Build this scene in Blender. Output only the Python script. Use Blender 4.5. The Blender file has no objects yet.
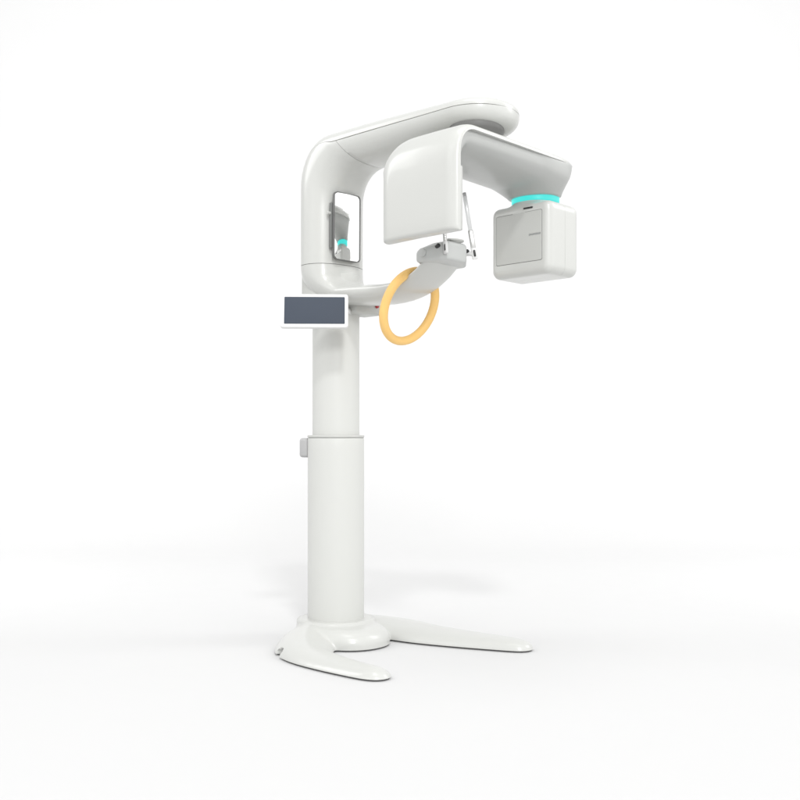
import bpy, bmesh, math
import numpy as np
from mathutils import Vector, Matrix

PI = math.pi
scene = bpy.context.scene
COL = scene.collection

# ------------------------------------------------------------------ materials
def principled(name, color, rough=0.4, metal=0.0, spec=0.5, coat=0.0, coat_rough=0.05,
               mottled=0.0, bump=0.0, bump_scale=900.0, emit=None, emit_strength=0.0, alpha=1.0, trans=0.0):
    m = bpy.data.materials.new(name); m.use_nodes = True
    nt = m.node_tree; b = nt.nodes['Principled BSDF']
    b.inputs['Base Color'].default_value = (*color, 1)
    b.inputs['Roughness'].default_value = rough
    b.inputs['Metallic'].default_value = metal
    b.inputs['Specular IOR Level'].default_value = spec
    b.inputs['Coat Weight'].default_value = coat
    b.inputs['Coat Roughness'].default_value = coat_rough
    b.inputs['Alpha'].default_value = alpha
    b.inputs['Transmission Weight'].default_value = trans
    if emit:
        b.inputs['Emission Color'].default_value = (*emit, 1)
        b.inputs['Emission Strength'].default_value = emit_strength
    tc = nt.nodes.new('ShaderNodeTexCoord')
    if mottled:
        n = nt.nodes.new('ShaderNodeTexNoise'); n.inputs['Scale'].default_value = 7.0
        n.inputs['Detail'].default_value = 5.0
        nt.links.new(tc.outputs['Object'], n.inputs['Vector'])
        mr = nt.nodes.new('ShaderNodeMapRange')
        mr.inputs['From Min'].default_value = 0.3; mr.inputs['From Max'].default_value = 0.7
        mr.inputs['To Min'].default_value = rough - mottled; mr.inputs['To Max'].default_value = rough + mottled
        nt.links.new(n.outputs['Fac'], mr.inputs['Value'])
        nt.links.new(mr.outputs['Result'], b.inputs['Roughness'])
    if bump:
        n2 = nt.nodes.new('ShaderNodeTexNoise'); n2.inputs['Scale'].default_value = bump_scale
        nt.links.new(tc.outputs['Object'], n2.inputs['Vector'])
        bp = nt.nodes.new('ShaderNodeBump'); bp.inputs['Strength'].default_value = bump
        bp.inputs['Distance'].default_value = 0.0006
        nt.links.new(n2.outputs['Fac'], bp.inputs['Height'])
        nt.links.new(bp.outputs['Normal'], b.inputs['Normal'])
    return m

WHITE = principled('white_lacquer', (0.520, 0.525, 0.504), 0.30, coat=0.35, coat_rough=0.10, bump=0.02, bump_scale=400)
COLUMN = principled('white_satin_column', (0.555, 0.560, 0.538), 0.40, bump=0.02, bump_scale=400)
PLATE = principled('pale_grey_plastic', (0.47, 0.475, 0.455), 0.42, mottled=0.03)
GREY = principled('grey_plastic', (0.40, 0.40, 0.40), 0.5, mottled=0.04)
CHIN = principled('chin_block_plastic', (0.47, 0.48, 0.47), 0.42, mottled=0.03)
SEAM = principled('dark_gap', (0.16, 0.165, 0.16), 0.7, mottled=0.05)
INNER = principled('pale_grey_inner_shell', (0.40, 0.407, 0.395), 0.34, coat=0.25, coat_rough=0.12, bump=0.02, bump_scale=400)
SHADED_BEARING = principled('shade_darkened_bearing', (0.14, 0.14, 0.135), 0.5, mottled=0.04)  # colour darkened mostly to stand in for shade between arm and gantry
RUBBER = principled('grey_rubber', (0.12, 0.12, 0.12), 0.75, mottled=0.05)
BLACK = principled('black_plastic', (0.02, 0.02, 0.02), 0.45, mottled=0.05)
STEEL = principled('brushed_steel', (0.52, 0.52, 0.51), 0.3, metal=1.0, mottled=0.06)
FRAME = principled('mirror_frame_metal', (0.12, 0.12, 0.118), 0.45, metal=0.0, mottled=0.05)
MIRROR = principled('mirror_glass', (0.95, 0.955, 0.95), 0.0, metal=1.0)
CLEAR = principled('frosted_clear_rod', (0.82, 0.83, 0.83), 0.22, trans=0.35, mottled=0.05)
YELLOW = principled('yellow_soft_grip', (0.84, 0.53, 0.175), 0.5, mottled=0.05, bump=0.15)
SCREEN = principled('dark_slate_display', (0.056, 0.068, 0.090), 0.6, spec=0.2, mottled=0.03)
BEZEL = principled('white_bezel', (0.67, 0.67, 0.665), 0.35, mottled=0.03)
RED = principled('red_button', (0.40, 0.02, 0.025), 0.35, mottled=0.05)
CYAN = principled('cyan_lit_ring', (0.02, 0.05, 0.05), 0.4, emit=(0.045, 0.74, 0.69), emit_strength=1.0)
PRINT = principled('grey_print', (0.26, 0.27, 0.27), 0.6, mottled=0.05)

# ------------------------------------------------------------------ mesh helpers
def finish(bm, name, mat, parent=None, sharp=38, loc=(0, 0, 0), rot=None):
    bmesh.ops.recalc_face_normals(bm, faces=bm.faces[:])
    for f in bm.faces: f.smooth = True
    lim = math.radians(sharp)
    for e in bm.edges:
        if len(e.link_faces) == 2:
            e.smooth = e.calc_face_angle(0.0) < lim
    me = bpy.data.meshes.new(name); bm.to_mesh(me); bm.free()
    me.materials.append(mat)
    o = bpy.data.objects.new(name, me); COL.objects.link(o)
    if parent is not None: o.parent = parent
    o.location = loc
    if rot is not None: o.rotation_euler = rot
    return o

def loft(sections, cap=True, closed=False):
    bm = bmesh.new()
    rings = [[bm.verts.new(p) for p in s] for s in sections]
    n = len(rings[0]); m = len(rings)
    for i in range(m if closed else m - 1):
        a, b = rings[i], rings[(i + 1) % m]
        for j in range(n):
            k = (j + 1) % n
            bm.faces.new((a[j], a[k], b[k], b[j]))
    if cap and not closed:
        bm.faces.new(rings[0]); bm.faces.new(rings[-1])
    return bm

def box(sx, sy, sz, r=0.0, seg=3, loc=(0, 0, 0), rot=None):
    bm = bmesh.new()
    bmesh.ops.create_cube(bm, size=1.0)
    for v in bm.verts: v.co = Vector((v.co.x * sx, v.co.y * sy, v.co.z * sz))
    if r: bmesh.ops.bevel(bm, geom=bm.edges[:], offset=r, segments=seg, profile=0.5, affect='EDGES')
    M = Matrix.Translation(loc)
    if rot is not None: M = M @ rot.to_4x4()
    bm.transform(M)
    return bm

def slab(w, h, t, rc, edge, seg=8):
    """rounded rectangle in the local XZ plane, thickness along Y, eased edges"""
    prof = []
    def outline(inset, y):
        pts = []
        r = max(rc - inset, 0.0005)
        for cx, cz, a0 in ((w/2 - rc, h/2 - rc, 0), (-w/2 + rc, h/2 - rc, 90), (-w/2 + rc, -h/2 + rc, 180), (w/2 - rc, -h/2 + rc, 270)):
            for q in range(seg + 1):
                a = math.radians(a0 + 90 * q / seg)
                pts.append((cx + r * math.cos(a), y, cz + r * math.sin(a)))
        return pts
    S = []
    for q in range(4):
        a = PI/2 * q / 3
        S.append(outline(edge * (1 - math.sin(a)), -t/2 + edge * (1 - math.cos(a))))
    for q in range(4):
        a = PI/2 * q / 3
        S.append(outline(edge * (1 - math.cos(a)), t/2 - edge * (1 - math.sin(a))))
    return loft(S)

def cyl(p0, p1, r, seg=28, edge=0.0):
    p0, p1 = Vector(p0), Vector(p1)
    d = (p1 - p0); L = d.length; d.normalize()
    u = d.orthogonal().normalized(); v = d.cross(u)
    st = [(0, r)] if not edge else [(0, r - edge), (edge * .3, r - edge * .3), (edge, r), (L - edge, r), (L - edge * .3, r - edge * .3), (L, r - edge)]
    if not edge: st.append((L, r))
    return loft([[p0 + d * h + (u * math.cos(2*PI*j/seg) + v * math.sin(2*PI*j/seg)) * rr for j in range(seg)] for h, rr in st])

def lathe(profile, seg=64, center=(0, 0)):
    return loft([[(center[0] + r * math.cos(2*PI*j/seg), center[1] + r * math.sin(2*PI*j/seg), z) for j in range(seg)] for r, z in profile])

def sup(c, n):
    return math.copysign(abs(c) ** (2.0 / n), c)

def superloop(a, b, n, cx, cy, z, N=72):
    return [(cx + a * sup(math.cos(2*PI*j/N), n), cy + b * sup(math.sin(2*PI*j/N), n), z) for j in range(N)]

# distance-field surfaces: naive surface nets, then vertices pulled onto the exact surface
def sdf_mesh(f, lo, hi, h):
    lo = np.array(lo, float); hi = np.array(hi, float)
    n = np.ceil((hi - lo) / h).astype(int) + 1
    ax = [lo[i] + h * np.arange(n[i]) for i in range(3)]
    G = np.stack(np.meshgrid(*ax, indexing='ij'), -1)
    V = f(G.reshape(-1, 3)).reshape(n)
    ins = V < 0
    cs = np.array(n) - 1
    cnt = np.zeros(cs); acc = np.zeros((*cs, 3))
    for axis in range(3):
        sl0 = [slice(None)] * 3; sl1 = [slice(None)] * 3
        sl0[axis] = slice(0, -1); sl1[axis] = slice(1, None)
        v0, v1 = V[tuple(sl0)], V[tuple(sl1)]
        cr = (v0 < 0) != (v1 < 0)
        t = np.where(cr, v0 / np.where(cr, v0 - v1, 1), 0)
        P = G[tuple(sl0)].copy(); P[..., axis] += t * h
        o = [i for i in range(3) if i != axis]
        for d0 in (0, 1):
            for d1 in (0, 1):
                s = [slice(None)] * 3
                s[o[0]] = slice(d0, d0 + cs[o[0]]); s[o[1]] = slice(d1, d1 + cs[o[1]])
                c = cr[tuple(s)]
                cnt += c; acc += np.where(c[..., None], P[tuple(s)], 0)
    has = cnt > 0
    idx = -np.ones(cs, int); idx[has] = np.arange(has.sum())
    pts = acc[has] / cnt[has][:, None]
    for _ in range(4):
        e = h * 0.05; v = f(pts); g = np.zeros_like(pts)
        for i in range(3):
            d = np.zeros(3); d[i] = e
            g[:, i] = (f(pts + d) - f(pts - d)) / (2 * e)
        g2 = np.maximum((g ** 2).sum(1), 1e-6)
        step = -(v / g2)[:, None] * g
        L = np.linalg.norm(step, axis=1, keepdims=True)
        pts = pts + step * np.minimum(1, 0.5 * h / np.maximum(L, 1e-9))
    bm = bmesh.new()
    vs = [bm.verts.new(p) for p in pts.tolist()]
    for axis in range(3):
        o = [i for i in range(3) if i != axis]
        sl0 = [slice(1, -1)] * 3; sl1 = [slice(1, -1)] * 3
        sl0[axis] = slice(0, -1); sl1[axis] = slice(1, None)
        cr = ins[tuple(sl0)] != ins[tuple(sl1)]
        for c in np.argwhere(cr):
            b = c.copy(); b[o[0]] += 1; b[o[1]] += 1
            q = []
            for d0, d1 in ((-1, -1), (0, -1), (0, 0), (-1, 0)):
                k = b.copy(); k[o[0]] += d0; k[o[1]] += d1
                q.append(idx[tuple(k)])
            if min(q) >= 0:
                try: bm.faces.new([vs[i] for i in q])
                except ValueError: pass
    return bm

def smin(a, b, k):
    hh = np.clip(0.5 + 0.5 * (b - a) / k, 0, 1)
    return b * (1 - hh) + a * hh - k * hh * (1 - hh)
def smax(a, b, k): return -smin(-a, -b, k)
def sd_rbox(P, c, half, r):
    q = np.abs(P - np.array(c)) - (np.array(half) - r)
    return np.linalg.norm(np.maximum(q, 0), axis=1) + np.minimum(q.max(1), 0) - r
def sd_capsule(P, a, b, r):
    a = np.array(a, float); b = np.array(b, float)
    t = np.clip(((P - a) @ (b - a)) / ((b - a) @ (b - a)), 0, 1)
    return np.linalg.norm(P - a - t[:, None] * (b - a), axis=1) - r
def cut(bm, co, no, fill=True):
    """keep the side the normal points away from"""
    g = bm.verts[:] + bm.edges[:] + bm.faces[:]
    r = bmesh.ops.bisect_plane(bm, geom=g, plane_co=co, plane_no=no, clear_outer=True)
    if fill:
        es = [e for e in r['geom_cut'] if isinstance(e, bmesh.types.BMEdge)]
        bmesh.ops.holes_fill(bm, edges=es)
    return bm

# X = forward (towards the patient), Y = across the machine, Z up; the column stands at the origin
unit = bpy.data.objects.new('dental_xray_machine', None); COL.objects.link(unit)
unit['label'] = 'white floor-standing panoramic dental x-ray machine with yellow ring handle and cyan light ring'
unit['category'] = 'x-ray machine'

# ------------------------------------------------------------------ base
def foot_field(P, pts, widths, heights, p=2.4):
    best = None
    for i in range(len(pts) - 1):
        a = np.array(pts[i]); b = np.array(pts[i + 1])
        t = np.clip(((P[:, :2] - a) @ (b - a)) / ((b - a) @ (b - a)), 0, 1)
        d = np.linalg.norm(P[:, :2] - a - t[:, None] * (b - a), axis=1)
        w = widths[i] + t * (widths[i + 1] - widths[i]); h = heights[i] + t * (heights[i + 1] - heights[i])
        f = (((d / w) ** p + (np.abs(P[:, 2]) / h) ** p) ** (1 / p) - 1) * np.minimum(w, h)
        best = f if best is None else smin(best, f, 0.012)
    return best
def smooth_path(ctrl, n):
    c = np.array(ctrl, float); out = []
    m = len(c)
    for s in np.linspace(0, m - 1, n):
        i = min(int(s), m - 2); t = s - i
        p0, p1, p2, p3 = c[max(i-1, 0)], c[i], c[i+1], c[min(i+2, m-1)]
        out.append(0.5 * ((2*p1) + (-p0+p2)*t + (2*p0-5*p1+4*p2-p3)*t*t + (-p0+3*p1-3*p2+p3)*t**3))
    return np.array(out)
def base_field(P):
    Q = P.copy()
    f = None
    # raised hub, longer towards the front
    x = Q[:, 0]; y = Q[:, 1]; z = Q[:, 2]
    ax = np.where(x > 0.06, 0.245, 0.20)
    d2 = ((np.abs((x - 0.06) / ax) ** 2.2 + np.abs((y + 0.04) / 0.185) ** 2.2) ** (1 / 2.2) - 1) * 0.2
    r = 0.058
    q0 = d2 + r; q1 = np.abs(z) - 0.082 + r
    hub = np.sqrt(np.maximum(q0, 0)**2 + np.maximum(q1, 0)**2) + np.minimum(np.maximum(q0, q1), 0) - r
    d3 = ((np.abs(x / 0.165) ** 2.3 + np.abs(y / 0.165) ** 2.3) ** (1 / 2.3) - 1) * 0.165
    r = 0.012
    q0 = d3 + r; q1 = np.abs(z) - 0.094 + r
    flange = np.sqrt(np.maximum(q0, 0)**2 + np.maximum(q1, 0)**2) + np.minimum(np.maximum(q0, q1), 0) - r
    f = smin(hub, flange, 0.008)
    near = [(0.02, 0.16, 0.13, 0.086), (0.125, 0.290, 0.118, 0.070), (0.25, 0.366, 0.094, 0.056), (0.42, 0.391, 0.079, 0.046),
            (0.58, 0.396, 0.065, 0.042), (0.652, 0.393, 0.054, 0.039)]
    far = [(0.02, 0.16, 0.13, 0.082), (0.15, 0.245, 0.132, 0.064), (0.30, 0.260, 0.117, 0.055), (0.45, 0.293, 0.102, 0.0485),
           (0.60, 0.332, 0.083, 0.0445), (0.732, 0.364, 0.060, 0.041)]
    for s, ctrl in ((-1, near), (1, far)):
        c = smooth_path(ctrl, 18)
        f = smin(f, foot_field(Q, [(a, s * b) for a, b, _, _ in c], c[:, 2], c[:, 3], 1.75 if s < 0 else 2.4), 0.012)
    # cable notch at the back of the near foot
    f = smax(f, -sd_capsule(Q, (0.06, -0.50, 0.008), (0.16, -0.345, 0.008), 0.027), 0.003)
    return f
bm = sdf_mesh(base_field, (-0.24, -0.56, -0.03), (0.82, 0.56, 0.115), 0.0085)
cut(bm, (0, 0, 0.008), (0, 0, -1))
base = finish(bm, 'base', WHITE, unit, 50)
bm = sdf_mesh(lambda P: base_field(P) + 0.006, (-0.24, -0.56, -0.03), (0.82, 0.56, 0.115), 0.0125)
cut(bm, (0, 0, 0.0), (0, 0, -1)); cut(bm, (0, 0, 0.0085), (0, 0, 1))
finish(bm, 'rubber_sole', RUBBER, base, 50)

finish(cyl((0.128, -0.395, 0.018), (0.165, -0.345, 0.018), 0.016, 20), 'notch_shade_plug', BLACK, base)  # black plug added so the notch opening looks dark inside

# ------------------------------------------------------------------ columns
def column(name, a, b, n, z0, z1, ease, mat, cx=0, cy=0, parent=unit):
    S = [superloop(a - 0.004, b - 0.004, n, cx, cy, z0), superloop(a, b, n, cx, cy, z0 + 0.003)]
    for z in (np.linspace(z0 + 0.05, z1 - 0.05, 6) if z1 - z0 > 0.15 else ()): S.append(superloop(a, b, n, cx, cy, z))
    for q in range(5):
        t = PI / 2 * q / 4
        S.append(superloop(a - ease * (1 - math.cos(t)), b - ease * (1 - math.cos(t)), n, cx, cy, z1 - ease + ease * math.sin(t)))
    return finish(loft(S), name, mat, parent, 50)
low = column('lower_column', 0.1215, 0.1215, 2.15, 0.088, 0.886, 0.006, COLUMN)
column('collar', 0.1225, 0.1225, 2.15, 0.886, 0.898, 0.004, PLATE, parent=low)
upc = column('upper_column', 0.1015, 0.1015, 2.15, 0.895, 1.60, 0.004, COLUMN)
bm = box(0.050, 0.110, 0.086, 0.013, 4, loc=(-0.112, -0.045, 0.842))
finish(bm, 'power_box', GREY, low)

# ------------------------------------------------------------------ C-shaped carriage
def csec(O, I, e, b, no, ni, half=None, split=90.0, N=48, cy=-0.010):
    """section between an outer and an inner point of the side view; half width b across; widest at fraction e.
    half 'out' / 'in' gives the solid on one side of the long joint, whose place on the section is split (degrees)"""
    O = np.array(O); I = np.array(I)
    L = np.linalg.norm(I - O); d = (I - O) / L
    E = O + d * L * e; ao = L * e; ai = L * (1 - e)
    def pt(t):
        c, s = math.cos(t), math.sin(t)
        if c >= 0: h = -ao * sup(c, no); w = b * sup(s, no)
        else: h = -ai * sup(c, ni); w = b * sup(s, ni)
        p = E + d * h
        return Vector((p[0], cy + w, p[1]))
    if half is None:
        return [tuple(pt(2 * PI * j / N)) for j in range(N)]
    C = Vector((E[0], cy, E[1]))
    sp = math.radians(split)
    t0, t1 = (-sp, sp) if half == 'out' else (sp, 2 * PI - sp)
    k = math.radians(0.55) * 0.12 / max(b, 0.02)
    p0, p1 = pt(t0), pt(t1)
    deep = min(0.006, 0.4 * b)
    out = [p0 + (C - p0).normalized() * deep]
    for j in range(N + 1):
        out.append(pt(t0 + k + (t1 - t0 - 2 * k) * j / N))
    out.append(p1 + (C - p1).normalized() * deep)
    return [tuple(p) for p in out]
def lip(first, nxt, depth=0.004):
    """sections that turn the end of a shell inwards, for a fine joint line"""
    F = np.array(first); X = np.array(nxt)
    c = F.mean(0); n = F - X
    m = n.mean(0); m = m / np.linalg.norm(m)
    r = np.linalg.norm(F - c, axis=1, keepdims=True)
    a = F + m * 0.0; ring1 = c + (F - c) * (1 - 0.0020 / r) + m * 0.0007
    ring2 = c + (F - c) * (1 - depth / r) + m * 0.0007
    return [ring2.tolist(), ring1.tolist(), a.tolist()]
def arc(cx, cz, rx, rz, a0, a1, n):
    return [(cx + rx * math.cos(math.radians(a0 + (a1 - a0) * i / n)), cz + rz * math.sin(math.radians(a0 + (a1 - a0) * i / n))) for i in range(n + 1)]

BK, FR = -0.118, 0.090          # back and front of the upright part
CT = 2.197                       # crown of the overhead arm
def crown(F): return CT - 0.014 * max(0.0, min(1.0, (F - 0.3) / 0.5)) ** 1.5
def upright():
    S = []
    for z in np.linspace(1.636, 1.88, 6): S.append(((BK, z), (FR, z), 0.5, 0.152, 2.25, 2.25, 38))
    O = [(0.07 + 0.188 * sup(c, 2.15), 1.99 + (CT - 1.99) * sup(q, 2.15)) for c, q in [(math.cos(math.radians(180 - 9 * i)), math.sin(math.radians(180 - 9 * i))) for i in range(11)]]
    I = arc(0.25, 1.895, 0.160, 0.142, 180, 95, 10)
    for i in range(1, 11):
        t = i / 10; k = t * t * (3 - 2 * t)
        S.append((O[i], I[i], 0.5 - 0.124 * k, 0.152 - 0.014 * k, 2.25 + 0.25 * k, 2.25 + 0.15 * k, 38 + 52 * t ** 1.3))
    S.append(((0.105, CT), (0.243, 2.038), 0.376, 0.137, 2.5, 2.4, 90))
    return S
def overhead():
    S = [((0.1075, CT), (0.2455, 2.0375), 0.376, 0.137, 2.5, 2.4, 90, -0.010)]
    r = 0.168; c = 0.772
    for F in np.linspace(0.27, c, 10):
        t = (F - 0.27) / (c - 0.27); k = t * t * (3 - 2 * t)
        zi = 2.037 + 0.020 * t
        S.append(((F - 0.12 * (1 - t) ** 2, crown(F)), (F, zi), (crown(F) - 2.137) / (crown(F) - zi), 0.136 + (r - 0.136) * k, 2.5, 2.5, 90, -0.010 + 0.041 * k))
    for a in list(range(5, 85, 5)) + [86.5, 89]:
        ca, sa = math.cos(math.radians(a)), math.sin(math.radians(a))
        F = c + r * sup(sa, 2.1); cb = sup(ca, 2.1)
        so, si = cb ** 0.70, cb ** 0.60
        ho, hi_ = (crown(F) - 2.137) * so + .001, 0.080 * si + .001
        S.append(((F, 2.137 + ho), (F, 2.137 - hi_), ho / (ho + hi_), r * cb, 2.5, 2.5, 90, 0.031))
    return S
U, V = upright(), overhead()
def half_shell(S, half): return [csec(*s[:6], half=half, split=s[6], cy=(s[7] if len(s) > 7 else -0.010)) for s in S]
secs = half_shell(U, 'in'); secs = lip(secs[0], secs[1]) + secs[1:-1] + lip(secs[-1], secs[-2])[::-1]
carr = finish(loft(secs), 'carriage_cover', WHITE, unit, 40)
secs = half_shell(V, 'in'); secs = lip(secs[0], secs[1]) + secs[1:]
arm = finish(loft(secs), 'overhead_arm', WHITE, unit, 48)
secs = half_shell(U[:-1] + V[1:], 'out'); secs = lip(secs[0], secs[1]) + secs[1:]
finish(loft(secs), 'top_cover', WHITE, arm, 48)
A = 0.80                         # turning axis of the gantry
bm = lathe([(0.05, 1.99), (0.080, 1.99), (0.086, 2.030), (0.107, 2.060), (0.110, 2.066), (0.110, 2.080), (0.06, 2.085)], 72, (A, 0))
finish(bm, 'turntable', SHADED_BEARING, arm, 40)

# lower bend and chin arm
def chin_arm():
    S = [((BK, 1.6335), (FR, 1.6335), 0.5, 0.152, 2.25, 2.25)]
    Op = arc(0.07, 1.63, 0.188, 0.171, 180, 270, 10)
    Ip = arc(0.155, 1.600, 0.064, 0.068, 180, 268, 10)
    for i in range(1, 11):
        t = i / 10; k = t * t * (3 - 2 * t)
        S.append((Op[i], Ip[i], 0.5 + 0.15 * k, 0.152 - 0.040 * k, 2.25, 2.25 + 0.6 * k))
    oc = smooth_path([(0.16, 1.455), (0.28, 1.446), (0.40, 1.449), (0.50, 1.473), (0.59, 1.521), (0.655, 1.572)], 15)
    ic = smooth_path([(0.22, 1.530), (0.30, 1.526), (0.40, 1.520), (0.49, 1.526), (0.56, 1.548), (0.61, 1.582)], 15)
    for i, (o, q) in enumerate(zip(oc, ic)):
        t = i / 14
        S.append((tuple(o), tuple(q), 0.65, 0.112 - 0.014 * t, 2.25 + .3 * t, 2.9))
    return S
secs = [csec(*s) for s in chin_arm()]
secs = lip(secs[0], secs[1]) + secs[1:]
chin = finish(loft(secs), 'chin_arm', WHITE, unit, 40)
# dark core seen in the joints
bm = lathe([(0.085, 1.60), (0.085, 1.66)], 40, (-0.014, -0.010))
finish(bm, 'joint_core', SEAM, carr, 40)

# sliding sleeve behind the carriage and its cross bracket
slv = column('sliding_sleeve', 0.098, 0.130, 2.6, 1.445, 1.60, 0.006, PLATE, cx=-0.032, cy=-0.004)
bm = box(0.12, 0.16, 0.075, 0.012, 3, loc=(0.10, 0.055, 1.461))
brk = finish(bm, 'side_bracket', PLATE, slv)
finish(cyl((0.158, 0.094, 1.461), (0.168, 0.094, 1.461), 0.0085, 24, 0.002), 'stop_button', RED, unit)

# ------------------------------------------------------------------ mirror on the carriage
mw, mh, R = 0.145, 0.285, 0.60
def curved_sheet(w, h, rc, y0, thick, N=10):
    """rounded rectangle bowed about its upright axis, facing -Y"""
    pts = []
    for cx, cz, a0 in ((w/2 - rc, h/2 - rc, 0), (-w/2 + rc, h/2 - rc, 90), (-w/2 + rc, -h/2 + rc, 180), (w/2 - rc, -h/2 + rc, 270)):
        for q in range(9):
            a = math.radians(a0 + 11.25 * q); pts.append((cx + rc * math.cos(a), cz + rc * math.sin(a)))
    return pts
def bow(x): return x * x / (2 * R)
MROT = Matrix.Rotation(math.radians(90 - 2), 3, 'Z') @ Matrix.Rotation(math.radians(0.5), 3, 'X')
MLOC = Vector((0.113, -0.034, 1.795))
def place_mirror(o):
    o.matrix_local = Matrix.Translation(MLOC) @ MROT.to_4x4()
# reflective face as a fine grid cut to a rounded rectangle
bm = bmesh.new()
NX, NZ = 40, 24
rc = 0.016
rows = []
for j in range(NZ + 1):
    # corner rows are denser
    tz = j / NZ
    z = -mh/2 + mh * tz
    dz = max(0, abs(z) - (mh/2 - rc))
    half = mw/2 - rc + math.sqrt(max(rc*rc - dz*dz, 0))
    rows.append([bm.verts.new((half * (2*i/NX - 1), bow(half * (2*i/NX - 1)), z)) for i in range(NX + 1)])
for j in range(NZ):
    for i in range(NX):
        bm.faces.new((rows[j][i], rows[j][i+1], rows[j+1][i+1], rows[j+1][i]))
for v in bm.verts: v.co.z *= 0.999
geo = bmesh.ops.extrude_face_region(bm, geom=bm.faces[:])
for v in [g for g in geo['geom'] if isinstance(g, bmesh.types.BMVert)]: v.co.y += 0.003
mir = finish(bm, 'mirror', MIRROR, carr, 30); place_mirror(mir)
# frame: a thin metal band round the glass
S = []
for (x, z) in curved_sheet(mw, mh, rc, 0, 0):
    n = Vector((x - max(-mw/2 + rc, min(mw/2 - rc, x)), 0, z - max(-mh/2 + rc, min(mh/2 - rc, z))))
    n = n.normalized() if n.length > 1e-6 else Vector((math.copysign(1, x), 0, 0))
    c = Vector((x, bow(x), z)); y = Vector((0, 1, 0))
    S.append([c + n * 0.0028 - y * 0.0025, c + n * 0.0028 + y * 0.009, c - n * 0.0006 + y * 0.009, c - n * 0.0006 - y * 0.0025])
fr = finish(loft(S, closed=True), 'mirror_frame', FRAME, mir, 30)
bm = box(0.010, 0.014, 0.195, 0.003, 2, loc=(-mw/2 - 0.004, 0.022, 0.0))
hg = finish(bm, 'mirror_hinge', SEAM, mir)
finish(cyl((-mw/2 - 0.002, 0.022, 0.052), (-mw/2 - 0.022, 0.024, 0.052), 0.0065, 20, 0.002), 'hinge_knob', PLATE, mir)

# ------------------------------------------------------------------ rotating gantry
HB = 0.181
def gsec(O, I, b, soft=0.0):
    """shell section: outer face with rounded long edges, inner rim square"""
    O = np.array(O); I = np.array(I); L = np.linalg.norm(I - O); d = (I - O) / L
    out = []
    rx = min(0.055, b * 0.8); rr = L - 0.004
    rxb = min(0.05 + 0.07 * soft, b * 0.8); rrb = (0.024 + 0.020 * soft) * min(1.0, b / 0.15); Lb = L + 0.022 * min(1.0, b / 0.15)
    ws = []
    bl = b + 0.013 * min(1.0, b / 0.15)
    for q in range(15): ws.append(-bl + rxb * (1 - math.cos(PI/2 * q / 14)))
    for q in range(1, 10): ws.append(-bl + rxb + (bl + b - rxb - rx) * q / 10)
    for q in range(15): ws.append(b - rx + rx * math.sin(PI/2 * q / 14))
    pr = [(-bl, Lb)]
    for w in ws:
        k = max(0.0, (w - (b - rx)) / rx) if w > 0 else max(0.0, (-w - (bl - rxb)) / rxb)
        pr.append((w, (rr if w > 0 else rrb) * (1 - math.sqrt(max(0.0, 1 - k ** 2.2))) - 0.003 * (1 - (w / b) ** 2)))
    pr.append((b, L)); pr.append((b * 0.85, L)); pr.append((-bl * 0.85, Lb))
    for w, h in pr:
        p = O + d * h
        out.append((A + w, p[0], p[1]))
    return out
U0, UT, ZB, ZT = -0.330, 0.46, 1.620, 2.018
secs = []
TH = 0.027
def shell_path():
    P = []
    for du, dz in ((0.018, 0.0), (0.010, 0.0012), (0.004, 0.0045), (0.001, 0.0095)): P.append(((U0 + du, ZB + dz), (U0 + TH, ZB + dz * 0.5), 0))
    for z in (ZB + 0.016, 1.68, 1.74, 1.80, 1.855): P.append(((U0, z), (U0 + TH, z), 0))
    O = []; I = []
    for k in range(15):
        c, q = math.cos(PI - PI/2 * k / 14), math.sin(PI/2 * k / 14)
        O.append((U0 + 0.130 + 0.130 * sup(c, 2.25), ZT - 0.145 + 0.145 * sup(q, 2.25)))
        I.append((U0 + TH + 0.085 + 0.085 * sup(c, 2.2), ZT - 0.027 - 0.095 + 0.095 * sup(q, 2.2)))
    for o, i in zip(O, I): P.append((o, i, 0))
    for u in (-0.12, 0.0, 0.12, 0.22, 0.30): P.append(((u, ZT), (u, ZT - 0.027), 0))
    for a in (6, 12, 20, 28, 36, 44, 52, 60, 67, 74, 80, 85, 88, 89.6):
        ca, sa = math.cos(math.radians(a)), math.sin(math.radians(a))
        uu = 0.30 + 0.19 * sa ** 0.9
        P.append(((uu, ZT - 0.022 * (1 - ca ** .5)), (uu, ZT - 0.027), 1 - ca ** 0.5))
    return P
for o, i, narrow in shell_path():
    t = max(0, min(1, (o[0] + 0.2) / 0.5))
    b = HB - 0.010 * t
    secs.append(gsec(o, i, max(b * (1 - narrow), 0.012), max(0.0, min(1.0, (o[1] - 1.85) / 0.13))))
gan = finish(loft(secs), 'rotating_arm', WHITE, unit, 42)

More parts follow.
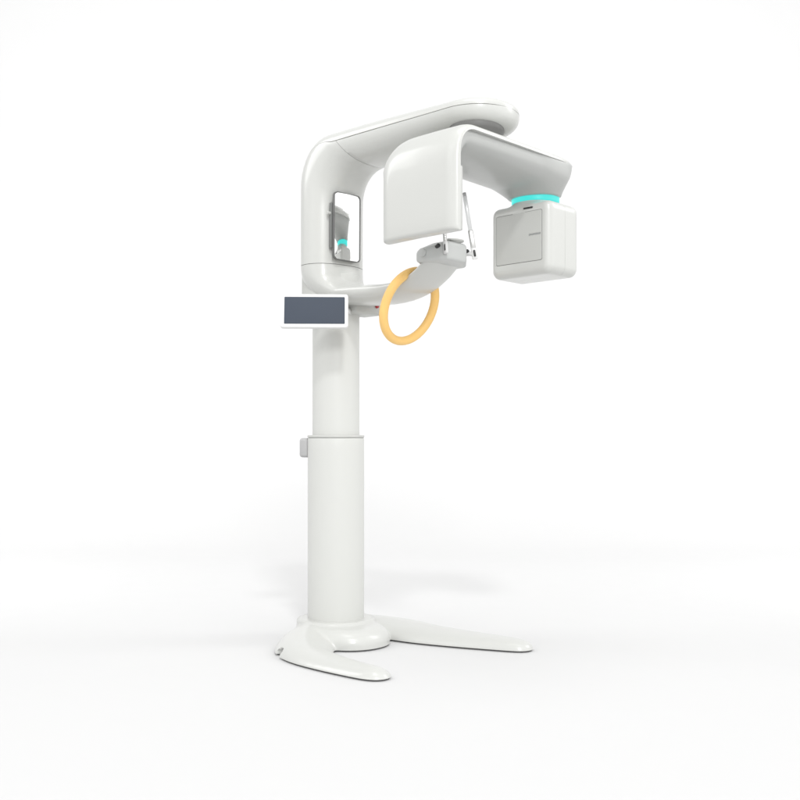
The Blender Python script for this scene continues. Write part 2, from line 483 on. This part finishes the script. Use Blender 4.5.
def inner_field(P):
    x = (P[:, 0] - A); u = P[:, 1]; z = P[:, 2]
    # bridge: half-moon belly hanging under the shell
    hb = 0.062 + 0.02 * np.clip((u + 0.1) / 0.4, 0, 1)
    rw = 0.174 - 0.008 * np.clip((u + 0.2) / 0.5, 0, 1)
    br = ((np.abs(x / rw) ** 2.4 + np.abs((z - 1.990) / (hb + 0.02)) ** 2.4) ** (1/2.4) - 1) * 0.08
    br = smax(br, u - 0.43, 0.06); br = smax(br, -(u + 0.30), 0.02)
    # sensor leg belly
    lg = ((np.abs(x / 0.174) ** 6 + np.abs((u + 0.30) / 0.044) ** 2.6) ** (1/3.2) - 1) * 0.035
    lx = np.maximum(np.abs(x) - 0.13, 0)
    lg = np.sqrt(np.maximum(np.abs(x) - 0.160, 0)**2 + np.maximum(np.abs(u + 0.300) - 0.003, 0)**2) - 0.014
    lg = np.maximum(lg, -(z - 1.623)); lg = np.maximum(lg, z - 1.975)
    f = smin(br, lg, 0.06)
    # funnel neck
    t = np.clip((z - 1.876) / 0.113, 0, 1.1)
    rr = 0.097 + 0.072 * t ** 1.35
    cu = 0.388 - 0.05 * t
    pn = 2.2
    dn = (np.abs(x) ** pn + np.abs(u - cu) ** pn) ** (1/pn) - rr
    dn = smax(dn * 0.8, -(z - 1.882), 0.006); 
    f = smin(f, dn, 0.055)
    f = smax(f, z - 2.000, 0.004)
    un = np.maximum(u - 0.30, 0)
    plan = ((np.abs(x) / 0.168) ** 3.6 + (un / 0.183) ** 3.6) ** (1/3.3) - 1
    f = smax(f, plan * 0.16, 0.012)
    du = np.maximum(U0 + 0.130 - u, 0) / 0.130; dz = np.maximum(z - (ZT - 0.145), 0) / 0.145
    f = np.maximum(f, ((du ** 2.25 + dz ** 2.25) ** (1 / 2.25) - 0.90) * 0.13)   # keep inside the outer shell's bend
    return f
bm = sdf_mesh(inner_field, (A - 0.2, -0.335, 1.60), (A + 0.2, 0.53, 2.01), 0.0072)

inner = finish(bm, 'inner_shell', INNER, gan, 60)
finish(box(0.334, 0.032, 0.232, 0.007, 4, loc=(A, -0.288, 1.7395)), 'detector_panel', PLATE, gan)
bm = lathe([(0.05, 1.850), (0.094, 1.850), (0.098, 1.854), (0.099, 1.882), (0.094, 1.886), (0.05, 1.886)], 72, (A, 0.386))
ring = finish(bm, 'light_ring', CYAN, unit, 40)

# ------------------------------------------------------------------ tube head
TU0, TU1, TZ0, TZ1, TW = 0.274, 0.486, 1.543, 1.838, 0.151
def head_field(P):
    c = (A, (TU0 + TU1) / 2, (TZ0 + TZ1) / 2)
    f = sd_rbox(P, c, (TW, (TU1 - TU0) / 2, (TZ1 - TZ0) / 2), 0.034)
    d = np.sqrt((P[:, 0] - A) ** 2 + (P[:, 1] - 0.384) ** 2) - (0.088 + 0.20 * np.clip(1.860 - P[:, 2], 0, 0.03))
    q = smax(d, np.abs(P[:, 2] - 1.812) - 0.045, 0.006)
    return smin(f, q, 0.03)
lo, hi = (A - 0.18, 0.24, 1.48), (A + 0.18, 0.52, 1.875)
bm = sdf_mesh(head_field, lo, hi, 0.0072); cut(bm, (0, 0.3795, 0), (0, 1, 0))
head = finish(bm, 'tube_head', WHITE, unit, 50)
bm = sdf_mesh(head_field, lo, hi, 0.0072); cut(bm, (0, 0.3805, 0), (0, -1, 0))
finish(bm, 'rear_cover', WHITE, head, 50)
bm = sdf_mesh(lambda P: head_field(P) + 0.0025, lo, hi, 0.012); cut(bm, (0, 0.377, 0), (0, -1, 0)); cut(bm, (0, 0.383, 0), (0, 1, 0))
finish(bm, 'cover_joint', SEAM, head, 50)
finish(slab(0.2325, 0.2035, 0.004, 0.008, 0.0005), 'panel_gap', SEAM, head, 40, loc=(A - 0.001, TU0 + 0.0012, 1.698))
pan = finish(slab(0.229, 0.200, 0.006, 0.007, 0.0008), 'front_panel', PLATE, head, 40, loc=(A - 0.001, TU0 + 0.0012, 1.698))
finish(slab(0.046, 0.007, 0.006, 0.003, 0.0005), 'status_lamp', BLACK, head, 40, loc=(A + 0.045, TU0 + 0.0015, 1.8135))
# tiny printed mark on the panel (unreadable in the photograph: short strokes)
bm = bmesh.new()
x = 0.054
for k, (w, hgt) in enumerate(((.006, 1), (.007, .8), (.006, .8), (.007, .8), (.006, .8), (.007, 1), (.006, .8), (.006, 1))):
    for (dx, dz, sx, sz) in ((-w*.35, 0, .0016, .0072*hgt), (w*.3, 0, .0014, .0072*hgt), (0, .0034*hgt, w*.7, .0014), (0, -.0006 if k % 2 else -.0034*hgt, w*.7, .0014)):
        t = box(sx, 0.0008, sz, loc=(A + x + dx, TU0 - 0.0021 - 0.00012 * (k % 2) - 0.0002 * (sx > .003), 1.7035 + dz))
        me = bpy.data.meshes.new('t'); t.to_mesh(me); t.free(); bm.from_mesh(me); bpy.data.meshes.remove(me)
    x += 0.0074
finish(bm, 'printed_mark', PRINT, pan, 30, loc=(-(A - 0.001), -(TU0 + 0.0012), -1.698))

# ------------------------------------------------------------------ chin rest and head supports
CF = 0.650
def chin_field(P):
    x = P[:, 0] - CF; y = P[:, 1] + 0.010; z = P[:, 2]
    # trapezoid plan: wide at the back, nose at the front
    q = np.maximum.reduce([np.abs(x) - 0.066, np.abs(y) - 0.118, (np.abs(y) * 0.66 + x * 0.75) - 0.085, (np.abs(y) * .5 - x * .86) - 0.098])
    top = 1.655 - 0.42 * np.maximum(np.abs(y) - 0.045, 0) - 0.25 * np.maximum(-(x + 0.02), 0)
    bot = 1.572 + 0.10 * np.maximum(x, 0)
    r = 0.010
    f = smax(q, z - top, 0.016); f = smax(f, bot - z, 0.012)
    return f
bm = sdf_mesh(chin_field, (CF - 0.12, -0.15, 1.54), (CF + 0.12, 0.15, 1.71), 0.0055)
cb = finish(bm, 'chin_block', CHIN, unit, 35)
finish(cyl((CF - 0.012, -0.112, 1.608), (CF - 0.012, -0.136, 1.606), 0.0175, 32, 0.003), 'side_knob', CHIN, cb)
for y in (-0.094, 0.080):
    finish(cyl((CF + 0.025, y, 1.624), (CF + 0.046, y - 0.004, 1.634), 0.0080, 20, 0.002), 'adjusting_screw', BLACK, cb)
def support(y, lean):
    base_p = Vector((CF + 0.066, y, 1.618)); top = base_p + Vector((-0.018 * 0.7 + lean[0], lean[1], 0.225))
    d = (top - base_p).normalized()
    rot = d.to_track_quat('Z', 'Y').to_matrix()
    b = finish(box(0.012, 0.022, 0.046, 0.003, 3, loc=base_p + Vector((0, 0, 0.004)), rot=rot), 'temple_support', BEZEL, unit)
    finish(box(0.012, 0.008, 0.026, 0.002, 2, loc=base_p + Vector((0.0045, -0.004, 0.004)), rot=rot), 'slot', BLACK, b)
    mid = base_p + d * 0.055
    finish(box(0.009, 0.020, 0.085, 0.002, 2, loc=base_p + d * 0.055, rot=rot), 'steel_strip', STEEL, b)
    finish(box(0.007, 0.016, 0.150, 0.0025, 2, loc=base_p + d * 0.165, rot=rot), 'clear_rod', CLEAR, b)
    finish(cyl(base_p + d * 0.236, base_p + d * 0.250, 0.0075, 16, 0.002), 'rod_tip', GREY, b)
finish(cyl((CF + 0.02, 0.075, 1.626), (CF + 0.064, 0.092, 1.620), 0.009, 20, 0.002), 'support_arm', BEZEL, cb)
support(-0.082, (-0.012, 0.010))
support(0.092, (-0.014, -0.026))
bm = lathe([(0.016, 1.655), (0.014, 1.684), (0.030, 1.690), (0.042, 1.694), (0.042, 1.699), (0.02, 1.702)], 40, (0, 0))
for v in bm.verts: v.co.y *= 1.05; v.co.x *= 0.75
finish(bm, 'chin_cup', PLATE, unit, 40, loc=(CF + 0.044, -0.004, -0.034))

# ------------------------------------------------------------------ grab ring
rc_, rt = 0.1468, 0.0180
S = []
for i in range(96):
    a = 2 * PI * i / 96
    c = Vector((0, rc_ * math.cos(a), rc_ * math.sin(a))); n = Vector((0, math.cos(a), math.sin(a)))
    S.append([c + n * rt * math.cos(2*PI*j/24) + Vector((1, 0, 0)) * rt * math.sin(2*PI*j/24) for j in range(24)])
g = finish(loft(S, closed=True), 'ring_handle', YELLOW, unit, 60, loc=(0.480, -0.033, 1.420))
g.rotation_euler = (0, math.radians(22), math.radians(2.5))

# ------------------------------------------------------------------ monitor
MON = Matrix.Translation((0.137, -0.246, 1.4105)) @ (Matrix.Rotation(math.radians(46), 3, 'Z') @ Matrix.Rotation(math.radians(-12), 3, 'X')).to_4x4()
mon = finish(slab(0.281, 0.1455, 0.022, 0.012, 0.004), 'monitor', BEZEL, unit, 40); mon.matrix_local = MON
sc_ = finish(slab(0.250, 0.1165, 0.004, 0.003, 0.0006), 'screen', SCREEN, mon, 40, loc=(0.001, -0.0105, 0.001))
finish(cyl((0.02, -0.03, 1.448), (0.06, -0.20, 1.425), 0.017, 24, 0.003), 'monitor_mount', PLATE, unit)
finish(cyl((0.085, 0.02, 1.435), (0.125, -0.06, 1.435), 0.013, 24, 0.004), 'mount_peg', BEZEL, slv)

# ------------------------------------------------------------------ ground
a_ = math.radians(43.9)
def cam_space(r, d, z):   # right / depth measured from the camera foot
    X = r + 0.283; Z = d - 4.42
    return (X * math.cos(a_) - Z * math.sin(a_), X * math.sin(a_) + Z * math.cos(a_), z)
prof = [(-14.0, 0.0), (-6.0, 0.0), (0.0, 0.0), (4.0, 0.0), (7.5, 0.0)]
for q in range(1, 25):
    t = PI / 2 * q / 24; prof.append((7.5 + 4.0 * math.sin(t), 4.0 - 4.0 * math.cos(t)))
prof.append((11.5, 9.0))
bm = bmesh.new()
rows = [[bm.verts.new(cam_space(r, d, z)) for r in (-16, -8, 0, 8, 16)] for d, z in prof]
for p, q in zip(rows, rows[1:]):
    for k in range(4): bm.faces.new((p[k], p[k+1], q[k+1], q[k]))
gm = principled('white_studio_floor', (0.603, 0.603, 0.603), 0.65, spec=0.12, mottled=0.03)
gr = finish(bm, 'floor', gm, sharp=60); gr['kind'] = 'structure'
gr['label'] = 'seamless white studio floor curving up behind the machine'; gr['category'] = 'floor'

# ------------------------------------------------------------------ light
w = bpy.data.worlds.new('World'); scene.world = w; w.use_nodes = True
bg = w.node_tree.nodes['Background']
bg.inputs['Color'].default_value = (1.0, 1.0, 0.998, 1)
wt = w.node_tree
tc = wt.nodes.new('ShaderNodeTexCoord')
vm = wt.nodes.new('ShaderNodeVectorMath'); vm.operation = 'DOT_PRODUCT'
vm.inputs[1].default_value = (0.793, -0.104, -0.600)
wt.links.new(tc.outputs['Generated'], vm.inputs[0])
mr = wt.nodes.new('ShaderNodeMapRange')
mr.inputs['From Min'].default_value = -1; mr.inputs['From Max'].default_value = 1
mr.inputs['To Min'].default_value = 0.660; mr.inputs['To Max'].default_value = 1.460
wt.links.new(vm.outputs['Value'], mr.inputs['Value']); wt.links.new(mr.outputs['Result'], bg.inputs['Strength'])

def area(name, loc, target, size, power, sy=None):
    l = bpy.data.lights.new(name, 'AREA'); l.energy = power; l.size = size
    if sy: l.shape = 'RECTANGLE'; l.size_y = sy
    o = bpy.data.objects.new(name, l); COL.objects.link(o)
    o.location = loc
    o.rotation_euler = (Vector(target) - Vector(loc)).to_track_quat('-Z', 'Y').to_euler()
    return o
area('softbox', cam_space(1.4, -5.0, 10.0), (0.2, 0, 1.2), 1.15, 500)
area('added_front_fill', cam_space(2.0, -9.0, 6.5), (0.2, 0, 1.2), 2.4, 500)  # added frontal fill, balances the key and thins its floor shadow
area('added_side_fill', cam_space(-8.0, -1.5, 7.0), (0.2, 0, 1.2), 5.0, 90)  # added fill, unseen, lifts the faces turned to camera left
area('added_top_fill', cam_space(0.0, 3.5, 10.0), (0.2, 0, 1.2), 4.0, 170)  # added fill from above, unseen, brightens the floor and side faces
# added out-of-frame lamps on both sides, whitening the backdrop and far floor
for sgn in (-1, 1):
    area('added_backdrop_fill', cam_space(sgn * 3.9, 5.0, 2.9), cam_space(sgn * 3.6, 10.0, 2.4), 2.0, 36, 4.0)
    area('added_floor_fill', cam_space(sgn * 6.0, 5.2, 5.0), cam_space(sgn * 2.0, 8.6, 0.4), 3.0, 116)

# ------------------------------------------------------------------ camera
cam = bpy.data.cameras.new('camera'); co = bpy.data.objects.new('camera', cam); COL.objects.link(co)
co.location = cam_space(0, 0, 0.894)
look = Vector((-math.sin(a_), math.cos(a_), 0))
co.rotation_euler = look.to_track_quat('-Z', 'Y').to_euler()
cam.sensor_width = 36; cam.lens = 45; cam.shift_y = 36 / 800
cam.clip_start = 0.05; cam.clip_end = 300
scene.camera = co

scene.view_settings.view_transform = 'Standard'
scene.view_settings.look = 'None'
scene.view_settings.exposure = 0; scene.view_settings.gamma = 1
scene.render.engine = 'CYCLES'
scene.cycles.use_denoising = True
scene.cycles.max_bounces = 10
